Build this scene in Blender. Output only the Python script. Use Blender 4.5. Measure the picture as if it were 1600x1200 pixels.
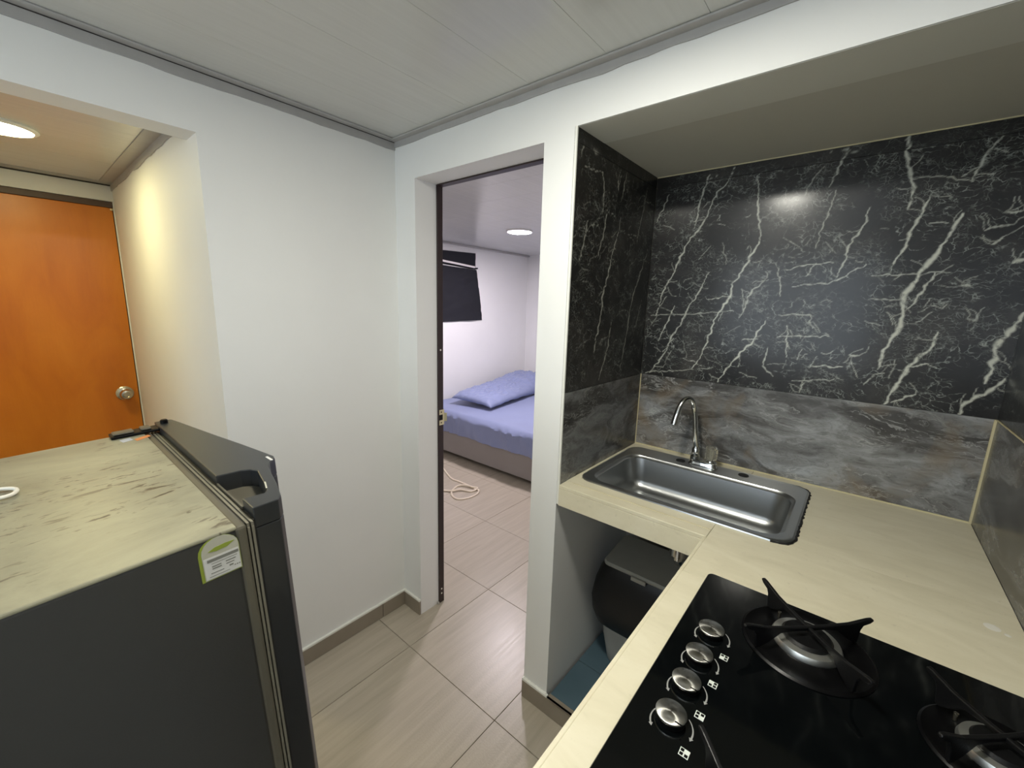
import bpy, bmesh, math, random
import numpy as np
from mathutils import Vector, Matrix, noise as mnoise
random.seed(7)
for o in list(bpy.data.objects): bpy.data.objects.remove(o)
scene = bpy.context.scene
col = scene.collection

# ------------------------------------------------------------------ camera (solved from the photograph, 1600x1200)
CR = np.array([[0.76545, 0.64291, 0.02733], [0.14095, -0.12608, -0.98196], [-0.62787, 0.75549, -0.18713]])
CC = np.array([1.5679, -1.097, 1.4779]); CF = 651.7
def bp(u, v, ax, val):                      # pixel -> point on an axis-aligned plane of the place
    d = CR.T @ np.array([(u-800)/CF, (v-600)/CF, 1.0]); a = 'xyz'.index(ax)
    return CC + d*((val-CC[a])/d[a])
cam = bpy.data.cameras.new('camera'); cam_o = bpy.data.objects.new('camera', cam); col.objects.link(cam_o)
cam.sensor_width = 36; cam.lens = CF/1600*36; cam.clip_start = .02
_r, _u, _b = CR[0], -CR[1], -CR[2]
cam_o.matrix_world = Matrix(((_r[0], _u[0], _b[0], CC[0]), (_r[1], _u[1], _b[1], CC[1]), (_r[2], _u[2], _b[2], CC[2]), (0, 0, 0, 1)))
scene.camera = cam_o
# ------------------------------------------------------------------ light
world = bpy.data.worlds.new('world'); scene.world = world; world.use_nodes = True
world.node_tree.nodes['Background'].inputs[0].default_value = (.55, .7, 1, 1)
world.node_tree.nodes['Background'].inputs[1].default_value = .6
vs = scene.view_settings
vs.view_transform = 'Standard'; vs.look = 'None'; vs.gamma = 1; vs.use_curve_mapping = False
vs.exposure = 0.66
LAMP_KITCHEN = ((1.0, .97, .86), 124)      # colour, strength of the glowing diffusers
LAMP_HALL = ((1.0, .89, .46), 47)
LAMP_BEDROOM = ((1.0, .90, .99), 205)
FILL_GLOW = ((.78, .89, 1.0), 2.9)  # added fill from behind the camera, no such source in view

# ------------------------------------------------------------------ dimensions (metres)
H = 2.115; XJ = .128; ZD = 1.957; TD = .107; XP1 = .756; XP2 = .87; ZA = 1.977; D = .595
ZC = .90; XC = 1.331; YO = -.679; ZO = 1.945; ZB = .073; XR = 1.88; ZDADO = 1.206
YF = -2.6                                   # wall behind the camera
HX = -1.46; HZ = 2.02; HY = -1.68           # hallway end wall, ceiling, far side
TB = .138; BX = -1.80; BY = 3.2; BZ = 2.085            # bedroom

# ------------------------------------------------------------------ materials
def lin(c):
    return tuple(((x/255)/12.92 if x/255 <= .04045 else ((x/255+.055)/1.055)**2.4) for x in c)
class NT:
    def __init__(s, name):
        s.m = bpy.data.materials.new(name); s.m.use_nodes = True
        s.t = s.m.node_tree; s.t.nodes.clear()
        s.out = s.n('ShaderNodeOutputMaterial'); s.b = s.n('ShaderNodeBsdfPrincipled')
        s.l(s.b.outputs[0], s.out.inputs[0]); s._tc = None
    def n(s, t, **k):
        nd = s.t.nodes.new(t)
        for a, v in k.items(): setattr(nd, a, v)
        return nd
    def l(s, a, b): s.t.links.new(a, b)
    def set(s, **k):
        for a, v in k.items():
            i = s.b.inputs[a.replace('_', ' ')]
            if hasattr(v, 'links') or isinstance(v, bpy.types.NodeSocket): s.l(v, i)
            else: i.default_value = (*v, 1) if isinstance(v, (tuple, list)) and len(v) == 3 else v
    def coord(s, scale=(1, 1, 1), rot=(0, 0, 0), loc=(0, 0, 0)):
        g = s.n('ShaderNodeNewGeometry')
        mp = s.n('ShaderNodeMapping'); mp.inputs['Scale'].default_value = scale
        mp.inputs['Rotation'].default_value = rot; mp.inputs['Location'].default_value = loc
        s.l(g.outputs['Position'], mp.inputs[0]); return mp.outputs[0]
    def noise(s, vec, scale=5, detail=4, rough=.5, dist=0.0):
        nd = s.n('ShaderNodeTexNoise'); nd.inputs['Scale'].default_value = scale
        nd.inputs['Detail'].default_value = detail; nd.inputs['Roughness'].default_value = rough
        nd.inputs['Distortion'].default_value = dist; s.l(vec, nd.inputs['Vector']); return nd.outputs['Fac']
    def ramp(s, fac, stops, interp='LINEAR'):
        r = s.n('ShaderNodeValToRGB'); r.color_ramp.interpolation = interp
        e = r.color_ramp.elements
        while len(e) < len(stops): e.new(.5)
        for x, (p, c) in zip(e, stops):
            x.position = p; x.color = (c, c, c, 1) if isinstance(c, (int, float)) else (*c, 1)
        s.l(fac, r.inputs[0]); return r.outputs[0]
    def mix(s, fac, a, b, mode='MIX'):
        m = s.n('ShaderNodeMix', data_type='RGBA', blend_type=mode)
        for v, i in ((fac, m.inputs[0]), (a, m.inputs[6]), (b, m.inputs[7])):
            if isinstance(v, bpy.types.NodeSocket): s.l(v, i)
            elif isinstance(v, (int, float)): i.default_value = v
            else: i.default_value = (*v, 1)
        return m.outputs[2]
    def math(s, op, a, b=0.0, clamp=False):
        m = s.n('ShaderNodeMath', operation=op); m.use_clamp = clamp
        for v, i in ((a, m.inputs[0]), (b, m.inputs[1])):
            if isinstance(v, bpy.types.NodeSocket): s.l(v, i)
            else: i.default_value = v
        return m.outputs[0]
    def bump(s, h, strength=.2, dist=.002):
        b = s.n('ShaderNodeBump'); b.inputs['Strength'].default_value = strength
        b.inputs['Distance'].default_value = dist; s.l(h, b.inputs['Height'])
        s.l(b.outputs[0], s.b.inputs['Normal'])
def plain(name, rgb, rough=.5, metal=0.0, var=.0, vscale=30, bump=0.0, **k):
    t = NT(name); c = lin(rgb)
    v = t.coord()
    if var:
        f = t.noise(v, vscale, 4)
        t.set(Base_Color=t.mix(f, tuple(x*(1-var) for x in c), tuple(min(1, x*(1+var)) for x in c)))
    else: t.set(Base_Color=c)
    t.set(Roughness=rough, Metallic=metal, **k)
    if bump: t.bump(t.noise(v, vscale*6, 3), bump)
    return t.m
def glow(name, rgb, s):
    t = NT(name); t.set(Base_Color=(.8, .8, .8), Emission_Color=rgb, Emission_Strength=s); return t.m
M = {}
def paint(name, rgb):
    t = NT(name); v = t.coord(); c = lin(rgb)
    f = t.noise(v, 2.2, 5, .6)
    t.set(Base_Color=t.mix(f, tuple(x*.95 for x in c), tuple(min(1, x*1.04) for x in c)), Roughness=.62)
    t.bump(t.noise(v, 60, 5, .6), .12, .002); return t.m
M['paint'] = paint('white_wall_paint', (237, 237, 234))
M['soffit'] = paint('grey_soffit_paint', (216, 212, 198))
M['soffit_edge'] = paint('pale_soffit_paint', (232, 230, 218))
M['caulk'] = plain('white_paint_bead', (236, 236, 228), .5, var=.06)
def pvc():
    t = NT('grey_pvc_panel'); v = t.coord((46, 1.6, 8))
    f = t.noise(v, 1.6, 6, .6, .4); f2 = t.noise(t.coord((9, .5, 1)), 1.3, 3)
    c = t.mix(f, lin((202, 202, 197)), lin((218, 218, 213)))
    t.set(Base_Color=t.mix(t.math('MULTIPLY', f2, .3), c, lin((196, 196, 192))), Roughness=t.ramp(f, [(0, .19), (1, .26)]))
    t.bump(f, .06, .001); return t.m
M['pvc'] = pvc()
M['molding'] = plain('grey_ceiling_moulding', (176, 174, 171), .5, var=.1, vscale=20)
M['joint_dark'] = plain('dark_joint', (52, 48, 46), .8)
def floortile():
    t = NT('greige_floor_tile'); f = t.noise(t.coord((22, 1.5, 1)), 1.5, 6, .62, .5)
    g = t.noise(t.coord((70, 3, 1)), 1.2, 4, .6); o = t.n('ShaderNodeObjectInfo')
    c = t.ramp(f, [(.25, lin((170, 161, 143))), (.5, lin((184, 174, 156))), (.75, lin((196, 187, 169)))])
    c = t.mix(t.math('MULTIPLY', g, .3), c, lin((166, 156, 140)))
    c = t.mix(t.math('MULTIPLY', o.outputs['Random'], .12), c, lin((150, 141, 128)))
    t.set(Base_Color=c, Roughness=t.ramp(g, [(.2, .27), (.8, .37)]))
    h = t.math('ADD', t.noise(t.coord((90, 14, 1)), 2.2, 4, .6), t.noise(t.coord(), 160, 2)); t.bump(h, .22, .0012); return t.m
M['floor'] = floortile()
M['grout'] = plain('dark_grout', (92, 86, 78), .9, var=.1)
M['base'] = plain('greige_skirting_tile', (146, 136, 121), .4, var=.12, vscale=14)
def teal():
    t = NT('blue_green_floor_tile'); f = t.noise(t.coord(), 9, 5)
    t.set(Base_Color=t.mix(f, lin((70, 92, 102)), lin((92, 114, 124))), Roughness=.4); return t.m
M['teal'] = teal()
def blackmarble():
    t = NT('black_veined_marble'); v = t.coord()
    base = t.ramp(t.noise(v, 4, 7, .68, .6), [(.3, (.008, .0078, .0078)), (.52, (.018, .017, .016)), (.75, (.062, .057, .051))])
    wn = t.n('ShaderNodeTexNoise'); wn.inputs['Scale'].default_value = 9; wn.inputs['Detail'].default_value = 5; t.l(v, wn.inputs['Vector'])
    def crack(scale, wd, amp, sc, rot, mscale, m0, m1, loc):
        mp = t.coord(sc, rot, loc)
        vm = t.n('ShaderNodeVectorMath', operation='MULTIPLY_ADD'); vm.inputs[1].default_value = (amp,)*3
        t.l(wn.outputs['Color'], vm.inputs[0]); t.l(mp, vm.inputs[2])
        vo = t.n('ShaderNodeTexVoronoi', feature='DISTANCE_TO_EDGE'); vo.inputs['Scale'].default_value = scale; t.l(vm.outputs[0], vo.inputs['Vector'])
        ln = t.math('SUBTRACT', 1.0, t.math('DIVIDE', vo.outputs['Distance'], wd), True)
        mk = t.ramp(t.noise(t.coord(loc=loc), mscale, 4, .6), [(m0, 0.0), (m1, 1.0)])
        return t.math('MULTIPLY', ln, mk)
    f1 = crack(16, .035, .22, (.7, .7, 1.35), (.1, .55, .2), 9, .49, .58, (0, 0, 0))
    f2 = crack(38, .06, .16, (.8, .8, 1.3), (.2, -.35, .1), 11, .48, .58, (3, 5, 1))
    f3 = crack(75, .08, .10, (.8, .8, 1.2), (.1, .2, .4), 8, .47, .58, (7, 2, 4))
    fine = t.math('MAXIMUM', f1, t.math('MAXIMUM', t.math('MULTIPLY', f2, .85), t.math('MULTIPLY', f3, .6)))
    at = t.n('ShaderNodeAttribute', attribute_name='net'); fine = t.math('MULTIPLY', fine, at.outputs['Fac'])
    c = t.mix(t.math('MULTIPLY', t.math('MULTIPLY', fine, t.ramp(t.noise(v, 42, 4, .65), [(.44, .12), (.56, 1.0)])), .72), base, lin((176, 180, 172)))
    va = t.n('ShaderNodeAttribute', attribute_name='vein')
    brk = t.ramp(t.noise(v, 55, 5, .7), [(.30, .15), (.48, 1.0)])
    c = t.mix(t.math('MULTIPLY', va.outputs['Fac'], brk, True), c, lin((210, 211, 198)))
    t.set(Base_Color=c, Roughness=.36, Specular_IOR_Level=.25, Coat_Weight=.36, Coat_Roughness=.16); return t.m
M['bmarble'] = blackmarble()
def greymarble(name, k, rot):
    t = NT(name); v = t.coord((1.0, 1.0, 2.3), rot)
    warp = t.n('ShaderNodeTexNoise'); warp.inputs['Scale'].default_value = 2.2; warp.inputs['Detail'].default_value = 5
    t.l(v, warp.inputs['Vector'])
    vm = t.n('ShaderNodeVectorMath', operation='MULTIPLY_ADD'); vm.inputs[1].default_value = (.8, .8, .8)
    t.l(warp.outputs['Color'], vm.inputs[0]); t.l(v, vm.inputs[2]); w = vm.outputs[0]
    f = t.noise(w, 3.6, 9, .6, .5)
    c = t.ramp(f, [(.28, (.025*k, .023*k, .021*k)), (.42, (.075*k, .072*k, .068*k)), (.52, (.17*k, .17*k, .168*k)), (.62, (.27*k, .275*k, .275*k)), (.74, (.12*k, .115*k, .108*k))])
    n2 = t.noise(w, 8, 7, .6, .8); a = t.math('ABSOLUTE', t.math('SUBTRACT', n2, .5))
    st = t.math('MULTIPLY', t.math('SUBTRACT', 1.0, t.math('DIVIDE', a, .022), True), t.ramp(t.noise(w, 3.3, 3), [(.45, 0.0), (.6, .7)]))
    c = t.mix(st, c, (.42*k, .42*k, .40*k))
    n3 = t.noise(w, 15, 7, .6, .6); a3 = t.math('ABSOLUTE', t.math('SUBTRACT', n3, .5))
    c = t.mix(t.math('MULTIPLY', t.math('SUBTRACT', 1.0, t.math('DIVIDE', a3, .02), True), .35), c, (.03*k, .028*k, .026*k))
    br = t.ramp(t.noise(t.coord(loc=(1.7, 0, .4)), 4.2, 4, .55, .6), [(.56, 0.0), (.70, .7)])
    c = t.mix(br, c, (.17*k, .13*k, .085*k))
    t.set(Base_Color=c, Roughness=.25); return t.m
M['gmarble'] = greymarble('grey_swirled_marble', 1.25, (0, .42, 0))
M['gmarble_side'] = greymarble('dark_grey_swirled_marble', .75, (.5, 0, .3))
def counter():
    t = NT('beige_stone_tile'); f = t.noise(t.coord((1.2, 4, 2), (0, 0, .45)), 5, 7, .6, .7)
    c = t.ramp(f, [(.25, lin((212, 204, 176))), (.5, lin((222, 214, 187))), (.8, lin((231, 224, 200)))])
    sp = t.ramp(t.noise(t.coord(), 70, 4, .6), [(.62, 0.0), (.76, .35)])
    t.set(Base_Color=t.mix(sp, c, lin((176, 168, 144))), Roughness=.38); return t.m
M['counter'] = counter()
M['counter_grout'] = plain('pale_counter_grout', (206, 196, 158), .8, var=.12, vscale=50)
def brushed(name, rgb, rough, aniso, axis):
    t = NT(name); s = {'x': (30, 30, 30), 'y': (300, 2, 300), 'z': (300, 300, 2), 'n': (60, 60, 60)}[axis]
    f = t.noise(t.coord(s), 1, 3); t.set(Base_Color=lin(rgb), Metallic=1.0, Roughness=t.ramp(f, [(.2, rough*.98), (.8, rough*1.02)]))
    if aniso:
        t.set(Anisotropic=aniso); tg = t.n('ShaderNodeTangent', direction_type='RADIAL', axis=axis.upper() if axis != 'n' else 'Z'); t.l(tg.outputs[0], t.b.inputs['Tangent'])
    return t.m
M['steel'] = brushed('brushed_sink_steel', (184, 186, 186), .30, 0, 'x')
M['knob'] = brushed('turned_steel_knob', (205, 203, 196), .27, .9, 'n')
M['alu'] = brushed('cast_aluminium_burner', (222, 222, 216), .40, 0, 'n')
M['chrome'] = plain('chrome', (215, 216, 214), .08, 1.0)
M['satin'] = plain('satin_nickel', (200, 194, 178), .25, 1.0)
M['glass_black'] = plain('black_hob_glass', (6, 8, 9), .07, 0, Specular_IOR_Level=.5)
M['iron'] = plain('black_enamelled_iron', (11, 11, 12), .4, 0, Specular_IOR_Level=.35, bump=.1, vscale=60)
M['burner_black'] = plain('black_burner_enamel', (5, 5, 6), .34, 0, Specular_IOR_Level=.2)
M['print'] = plain('grey_printed_ink', (150, 150, 146), .6)
M['print_white'] = plain('white_printed_ink', (224, 230, 222), .6)
M['sealant'] = plain('black_sealant', (18, 18, 18), .55, bump=.4, vscale=40)
M['bin_black'] = plain('black_bin_plastic', (15, 15, 16), .45, bump=.1, vscale=60)
M['bin_grey'] = plain('grey_bin_lid_plastic', (156, 153, 142), .35, var=.06)
M['bin_pale'] = plain('pale_grey_bin_plastic', (176, 174, 166), .4, var=.05)
M['fridge'] = plain('charcoal_fridge_paint', (46, 46, 44), .42, 0, var=.05, vscale=80, bump=.08)
M['fridge_door'] = plain('charcoal_door_plastic', (40, 42, 44), .3, 0, var=.05, vscale=40)
def ftop():
    t = NT('dusty_fridge_top'); v = t.coord()
    d = t.noise(t.coord((3, 1.6, 1), (0, 0, .15)), 4, 7, .65, .7)
    c = t.ramp(d, [(.28, lin((122, 120, 103))), (.5, lin((142, 139, 118))), (.72, lin((162, 158, 133)))])
    area = t.ramp(t.noise(t.coord(loc=(.62, .33, 0)), 5, 2), [(.46, 0.0), (.60, 1.0)])
    for sc, lo, k, loc in ((3.4, .585, 1.0, (0, 0, 0)), (8, .60, .9, (2, 1, 0))):
        s = t.noise(t.coord((15, 5, 1), (0, 0, .15), loc), sc, 5, .6, .4)
        c = t.mix(t.math('MULTIPLY', t.math('MULTIPLY', t.ramp(s, [(lo, 0.0), (lo+.05, 1.0)]), area), k), c, lin((70, 58, 46)))
    sp = t.noise(t.coord((7, 5, 1)), 9, 3); c = t.mix(t.ramp(sp, [(.73, 0.0), (.76, .8)]), c, lin((74, 66, 52)))
    t.set(Base_Color=c, Roughness=t.ramp(d, [(.2, .30), (.8, .5)])); t.bump(t.noise(v, 220, 3), .12, .0008); return t.m
M['fridge_top'] = ftop()
M['flange'] = plain('grey_beige_fridge_edge', (96, 92, 80), .35, .2, var=.1)
M['gasket'] = plain('pale_rubber_gasket', (120, 116, 102), .5, var=.15)
M['dark_gap'] = plain('dark_gasket_channel', (28, 27, 24), .6)
def wood():
    t = NT('orange_varnished_wood'); f = t.noise(t.coord((1, 2.2, .8)), 3.0, 6, .55, .6); g = t.noise(t.coord((1, 90, 4)), 2, 4)
    c = t.ramp(f, [(.25, lin((192, 106, 22))), (.5, lin((208, 122, 30))), (.8, lin((220, 136, 42)))])
    c = t.mix(t.math('MULTIPLY', g, .14), c, lin((172, 90, 20)))
    t.set(Base_Color=c, Roughness=.34); return t.m
M['wood'] = wood()
M['frame'] = plain('dark_brown_door_frame', (44, 30, 28), .45, var=.15)
M['lintel'] = plain('brown_lintel_strip', (84, 66, 56), .45, var=.2, vscale=12)
M['brass'] = plain('pale_brass', (222, 214, 176), .32, .8)
M['hole'] = plain('dark_recess', (12, 10, 10), .9)
def cloth(name, rgb, rough=.85, var=.08, sheen=.2):
    t = NT(name); c = lin(rgb); f = t.noise(t.coord(), 6, 4)
    t.set(Base_Color=t.mix(f, tuple(x*(1-var) for x in c), tuple(min(1, x*(1+var)) for x in c)), Roughness=rough, Sheen_Weight=sheen)
    t.bump(t.noise(t.coord(), 420, 2), .15, .0008); return t.m
M['sheet'] = cloth('blue_cotton_sheet', (132, 142, 178), .6)
M['bedgrey'] = cloth('grey_upholstery', (142, 136, 132), .75)
M['blackcloth'] = cloth('black_blackout_cloth', (24, 25, 32), .9, .15, .0)
M['white'] = plain('white_plastic', (232, 228, 216), .4)
M['cable'] = plain('cream_cable', (224, 212, 190), .45)
M['rod'] = plain('white_curtain_rod', (232, 226, 222), .35)
def acrylic():
    t = NT('clear_acrylic'); t.set(Base_Color=(.95, .93, .82), Roughness=.05, Transmission_Weight=.9, IOR=1.49); return t.m
M['acrylic'] = acrylic()
M['sticker'] = plain('silver_sticker', (178, 176, 160), .45)
M['sticker_pale'] = plain('pale_sticker_print', (205, 204, 200), .5)
M['green'] = plain('olive_green_print', (136, 150, 50), .5)
M['grey_print'] = plain('grey_print', (120, 120, 112), .5)
M['orange'] = plain('orange_print', (214, 128, 66), .5)
M['bluewhite'] = plain('blue_white_print', (176, 180, 190), .5)
M['lampK'] = glow('kitchen_lamp_glow', *LAMP_KITCHEN); M['lampH'] = glow('hall_lamp_glow', *LAMP_HALL); M['lampB'] = glow('bedroom_lamp_glow', *LAMP_BEDROOM)
M['lamp_rim'] = plain('white_lamp_rim', (235, 235, 232), .4)
M['fill_window'] = glow('fill_light_pane', *FILL_GLOW)  # glow of the added fill light
M['plaster'] = paint('bare_plaster', (170, 166, 156))

# ------------------------------------------------------------------ mesh helpers
OFF = {}
class MB:
    def __init__(s): s.v = []; s.f = []
    def add(s, vs, fs):
        o = len(s.v); s.v += [tuple(map(float, p)) for p in vs]; s.f += [[i+o for i in f] for f in fs]; return s
    def box(s, x0, x1, y0, y1, z0, z1):
        return s.add([(x0, y0, z0), (x1, y0, z0), (x1, y1, z0), (x0, y1, z0), (x0, y0, z1), (x1, y0, z1), (x1, y1, z1), (x0, y1, z1)],
                     [(0, 3, 2, 1), (4, 5, 6, 7), (0, 1, 5, 4), (1, 2, 6, 5), (2, 3, 7, 6), (3, 0, 4, 7)])
    def prism(s, poly, axis, a, b):             # polygon in the two other axes (cyclic order), extruded a..b
        n = len(poly)
        def P(p, t): return {'z': (p[0], p[1], t), 'x': (t, p[0], p[1]), 'y': (p[0], t, p[1])}[axis]
        vs = [P(p, a) for p in poly]+[P(p, b) for p in poly]
        fs = [tuple(range(n-1, -1, -1)), tuple(range(n, 2*n))]+[(i, (i+1) % n, n+(i+1) % n, n+i) for i in range(n)]
        return s.add(vs, fs)
    def loft(s, rings, cap0=True, cap1=True):
        n = len(rings[0]); vs = [p for r in rings for p in r]; fs = []
        for k in range(len(rings)-1):
            for i in range(n): fs.append((k*n+i, k*n+(i+1) % n, (k+1)*n+(i+1) % n, (k+1)*n+i))
        if cap0: fs.append(tuple(range(n-1, -1, -1)))
        if cap1: fs.append(tuple((len(rings)-1)*n+i for i in range(n)))
        return s.add(vs, fs)
    def lathe(s, prof, c, axis=(0, 0, 1), n=40, caps=True):   # prof: (r, h)
        q = Vector((0, 0, 1)).rotation_difference(Vector(axis)); c = Vector(c)
        rings = [[c+q @ Vector((r*math.cos(2*math.pi*i/n), r*math.sin(2*math.pi*i/n), h)) for i in range(n)] for r, h in prof]
        return s.loft(rings, caps, caps)
    def tube(s, pts, rad, n=12):
        pts = [Vector(p) for p in pts]; rings = []; up = None
        for i, p in enumerate(pts):
            t = (pts[min(i+1, len(pts)-1)]-pts[max(i-1, 0)]).normalized()
            if up is None: up = t.orthogonal().normalized()
            up = (up-t*up.dot(t)).normalized(); w = t.cross(up)
            r = rad[i] if isinstance(rad, (list, tuple)) else rad
            rings.append([p+(up*math.cos(2*math.pi*k/n)+w*math.sin(2*math.pi*k/n))*r for k in range(n)])
        return s.loft(rings)
    def build(s, name, mat, parent=None, bevel=0, seg=2, smooth=False, kind=None, recalc=True):
        off = Vector((0, 0, 0))
        if parent is not None: off = OFF[parent.name]
        me = bpy.data.meshes.new(name)
        me.from_pydata([tuple(Vector(p)-off) for p in s.v], [], s.f)
        if recalc:
            bm = bmesh.new(); bm.from_mesh(me); bmesh.ops.recalc_face_normals(bm, faces=bm.faces); bm.to_mesh(me); bm.free()
        me.materials.append(M[mat] if isinstance(mat, str) else mat)
        o = bpy.data.objects.new(name, me); col.objects.link(o); OFF[o.name] = off
        if parent is not None: o.parent = parent
        if smooth:
            for p in me.polygons: p.use_smooth = True
            me.set_sharp_from_angle(angle=math.radians(38))
        if bevel:
            b = o.modifiers.new('bevel', 'BEVEL'); b.width = bevel; b.segments = seg; b.limit_method = 'ANGLE'; b.angle_limit = math.radians(40)
            b.harden_normals = False
        if kind: o['kind'] = kind
        return o
def B(x0, x1, y0, y1, z0, z1): return MB().box(x0, x1, y0, y1, z0, z1)
def tag(o, label, cat, group=None):
    o['label'] = label; o['category'] = cat
    if group: o['group'] = group
    return o
def thing(name, label, cat, loc, group=None):
    o = bpy.data.objects.new(name, None); o.empty_display_size = .05; o.location = loc; col.objects.link(o)
    OFF[o.name] = Vector(loc); return tag(o, label, cat, group)
def struct(o, label, cat):
    o['kind'] = 'structure'; o['label'] = label; o['category'] = cat; return o
def rrect(x0, x1, y0, y1, r, z, n=6):
    pts = []
    for cx, cy, a in ((x1-r, y1-r, 0), (x0+r, y1-r, 90), (x0+r, y0+r, 180), (x1-r, y0+r, 270)):
        for k in range(n+1):
            t = math.radians(a+90*k/n); pts.append((cx+r*math.cos(t), cy+r*math.sin(t), z))
    return pts
def spline(pts, n=8):                           # Catmull-Rom
    pts = [Vector(p) for p in pts]; out = []
    for i in range(len(pts)-1):
        p0, p1, p2, p3 = pts[max(i-1, 0)], pts[i], pts[i+1], pts[min(i+2, len(pts)-1)]
        for k in range(n):
            t = k/n; out.append(.5*((2*p1)+(p2-p0)*t+(2*p0-5*p1+4*p2-p3)*t*t+(3*p1-p0-3*p2+p3)*t**3))
    return out+[pts[-1]]

# ------------------------------------------------------------------ walls
w = MB().box(-.10, 0, YO, TB, 0, H+.03).box(-.10, 0, -1.60, YO, ZO, H+.03).box(-.10, 0, YF, -1.60, 0, H+.03)
wall_left = struct(w.build('wall_left', 'paint'), 'white painted wall with the hallway opening beside the refrigerator', 'wall')
w = MB().box(0, XJ, 0, TB, 0, H+.03).box(XJ, XP1, 0, TB, ZD, H+.03).box(XP1, XP2-.008, 0, .70, 0, H+.03).box(XP2-.008, XR+.1, 0, .12, ZA, H+.03)
wall_back = struct(w.build('wall_back', 'paint'), 'white wall with bedroom doorway and narrow pillar beside the sink nook', 'wall')
wall_nook = struct(B(XP2-.008, XR+.1, D+.008, D+.108, 0, H+.03).build('wall_nook', 'plaster'), 'back wall of the sink nook clad in veined marble', 'wall')
wall_right = struct(B(XR+.008, XR+.108, YF, D+.008, 0, H+.03).build('wall_right', 'paint'), 'wall to the right of the counter clad in dark marble', 'wall')
# wall behind the camera; its framed glowing opening is added for soft bluish fill
w = MB().box(-.1, .35, YF-.1, YF, 0, H+.03).box(1.65, XR+.108, YF-.1, YF, 0, H+.03).box(.35, 1.65, YF-.1, YF, 0, .95).box(.35, 1.65, YF-.1, YF, 2.0, H+.03)
wall_front = struct(w.build('wall_front', 'paint'), 'white wall behind the viewpoint with an added fill light opening', 'wall')
fill_frame = struct(MB().box(.35, .39, YF-.07, YF-.03, .95, 2.0).box(1.61, 1.65, YF-.07, YF-.03, .95, 2.0).box(.39, 1.61, YF-.07, YF-.03, .95, .99).box(.39, 1.61, YF-.07, YF-.03, 1.96, 2.0).box(.98, 1.02, YF-.07, YF-.03, .99, 1.96).build('fill_window_1', 'white'), 'white framed glowing panes added as unseen fill light', 'fill_window')
for x0, x1 in ((.39, .98), (1.02, 1.61)): B(x0, x1, YF-.055, YF-.05, .99, 1.96).build('fill_pane', 'fill_window', fill_frame)
# nook soffit
s_ = B(XP2-.008, XR+.008, .12, D+.008, ZA, ZA+.02).build('ceiling_nook', 'soffit')
struct(s_, 'grey painted underside above the sink nook', 'ceiling')
B(XP2-.006, XR+.006, .004, .16, ZA-.0006, ZA+.004).build('soffit_edge', 'soffit_edge', s_)
# hallway shell
wall_hall = struct(B(HX, -.10, YO, YO+.1, 0, HZ+.12).build('wall_hall_side', 'paint'), 'pale wall along the hallway beside the wooden door', 'wall')
w = MB().box(HX-.1, HX, -1.50, YO+.1, 1.936, HZ+.1).box(HX-.1, HX, -1.68, -1.50, 0, HZ+.1).box(HX-.1, HX, -.684, YO+.1, 0, 1.936)
struct(w.build('wall_hall_end', 'paint'), 'end wall of the hallway around the wooden door', 'wall')
struct(B(HX-.1, -.10, HY-.1, HY, 0, HZ+.1).build('wall_hall_far', 'paint'), 'far side wall of the hallway', 'wall')
# bedroom shell
struct(B(BX-.1, BX, .055, BY+.1, 0, BZ+.1).build('wall_bedroom_left', 'paint'), 'bedroom wall with the black cloth curtain', 'wall')
struct(B(BX, XP1+.1, BY, BY+.1, 0, BZ+.1).build('wall_bedroom_back', 'paint'), 'far bedroom wall beyond the bed', 'wall')
struct(B(XP1, XP1+.1, .70, BY, 0, BZ+.1).build('wall_bedroom_right', 'paint'), 'bedroom wall continuing from the pillar', 'wall')
struct(B(BX, -.10, .055, TB, 0, BZ+.1).build('wall_bedroom_front', 'paint'), 'bedroom wall beside the doorway', 'wall')

# ------------------------------------------------------------------ ceilings of long panels
def panels(parent, x0, x1, y0, y1, z, start, step=.25, along='y'):
    e = start
    lo, hi = (x0, x1) if along == 'y' else (y0, y1)
    while e > lo: e -= step
    while e < hi:
        a, b = max(e+.0003, lo), min(e+step-.0003, hi)
        if b-a > .01:
            m = B(a, b, y0, y1, z, z+.01) if along == 'y' else B(x0, x1, a, b, z, z+.01)
            m.build('ceiling_panel', 'pvc', parent, bevel=.0005, seg=1)
        e += step
c = struct(B(0, XR+.008, YF, 0, H+.008, H+.03).build('ceiling', 'joint_dark'), 'grey ceiling of long plastic panels over the kitchen', 'ceiling')
panels(c, 0, XR+.008, YF, 0, H, .964)
c = struct(B(HX, -.10, HY, YO, HZ+.008, HZ+.03).build('ceiling_hall', 'joint_dark'), 'pale panelled ceiling of the hallway', 'ceiling')
panels(c, HX, -.10, HY, YO, HZ, -.98, .25, 'y')
c = struct(B(BX, XP1, TB, BY, BZ+.008, BZ+.03).build('ceiling_bedroom', 'joint_dark'), 'panelled ceiling of the bedroom', 'ceiling')
panels(c, BX, XP1, TB, BY, BZ, .1, .25, 'x')

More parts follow.
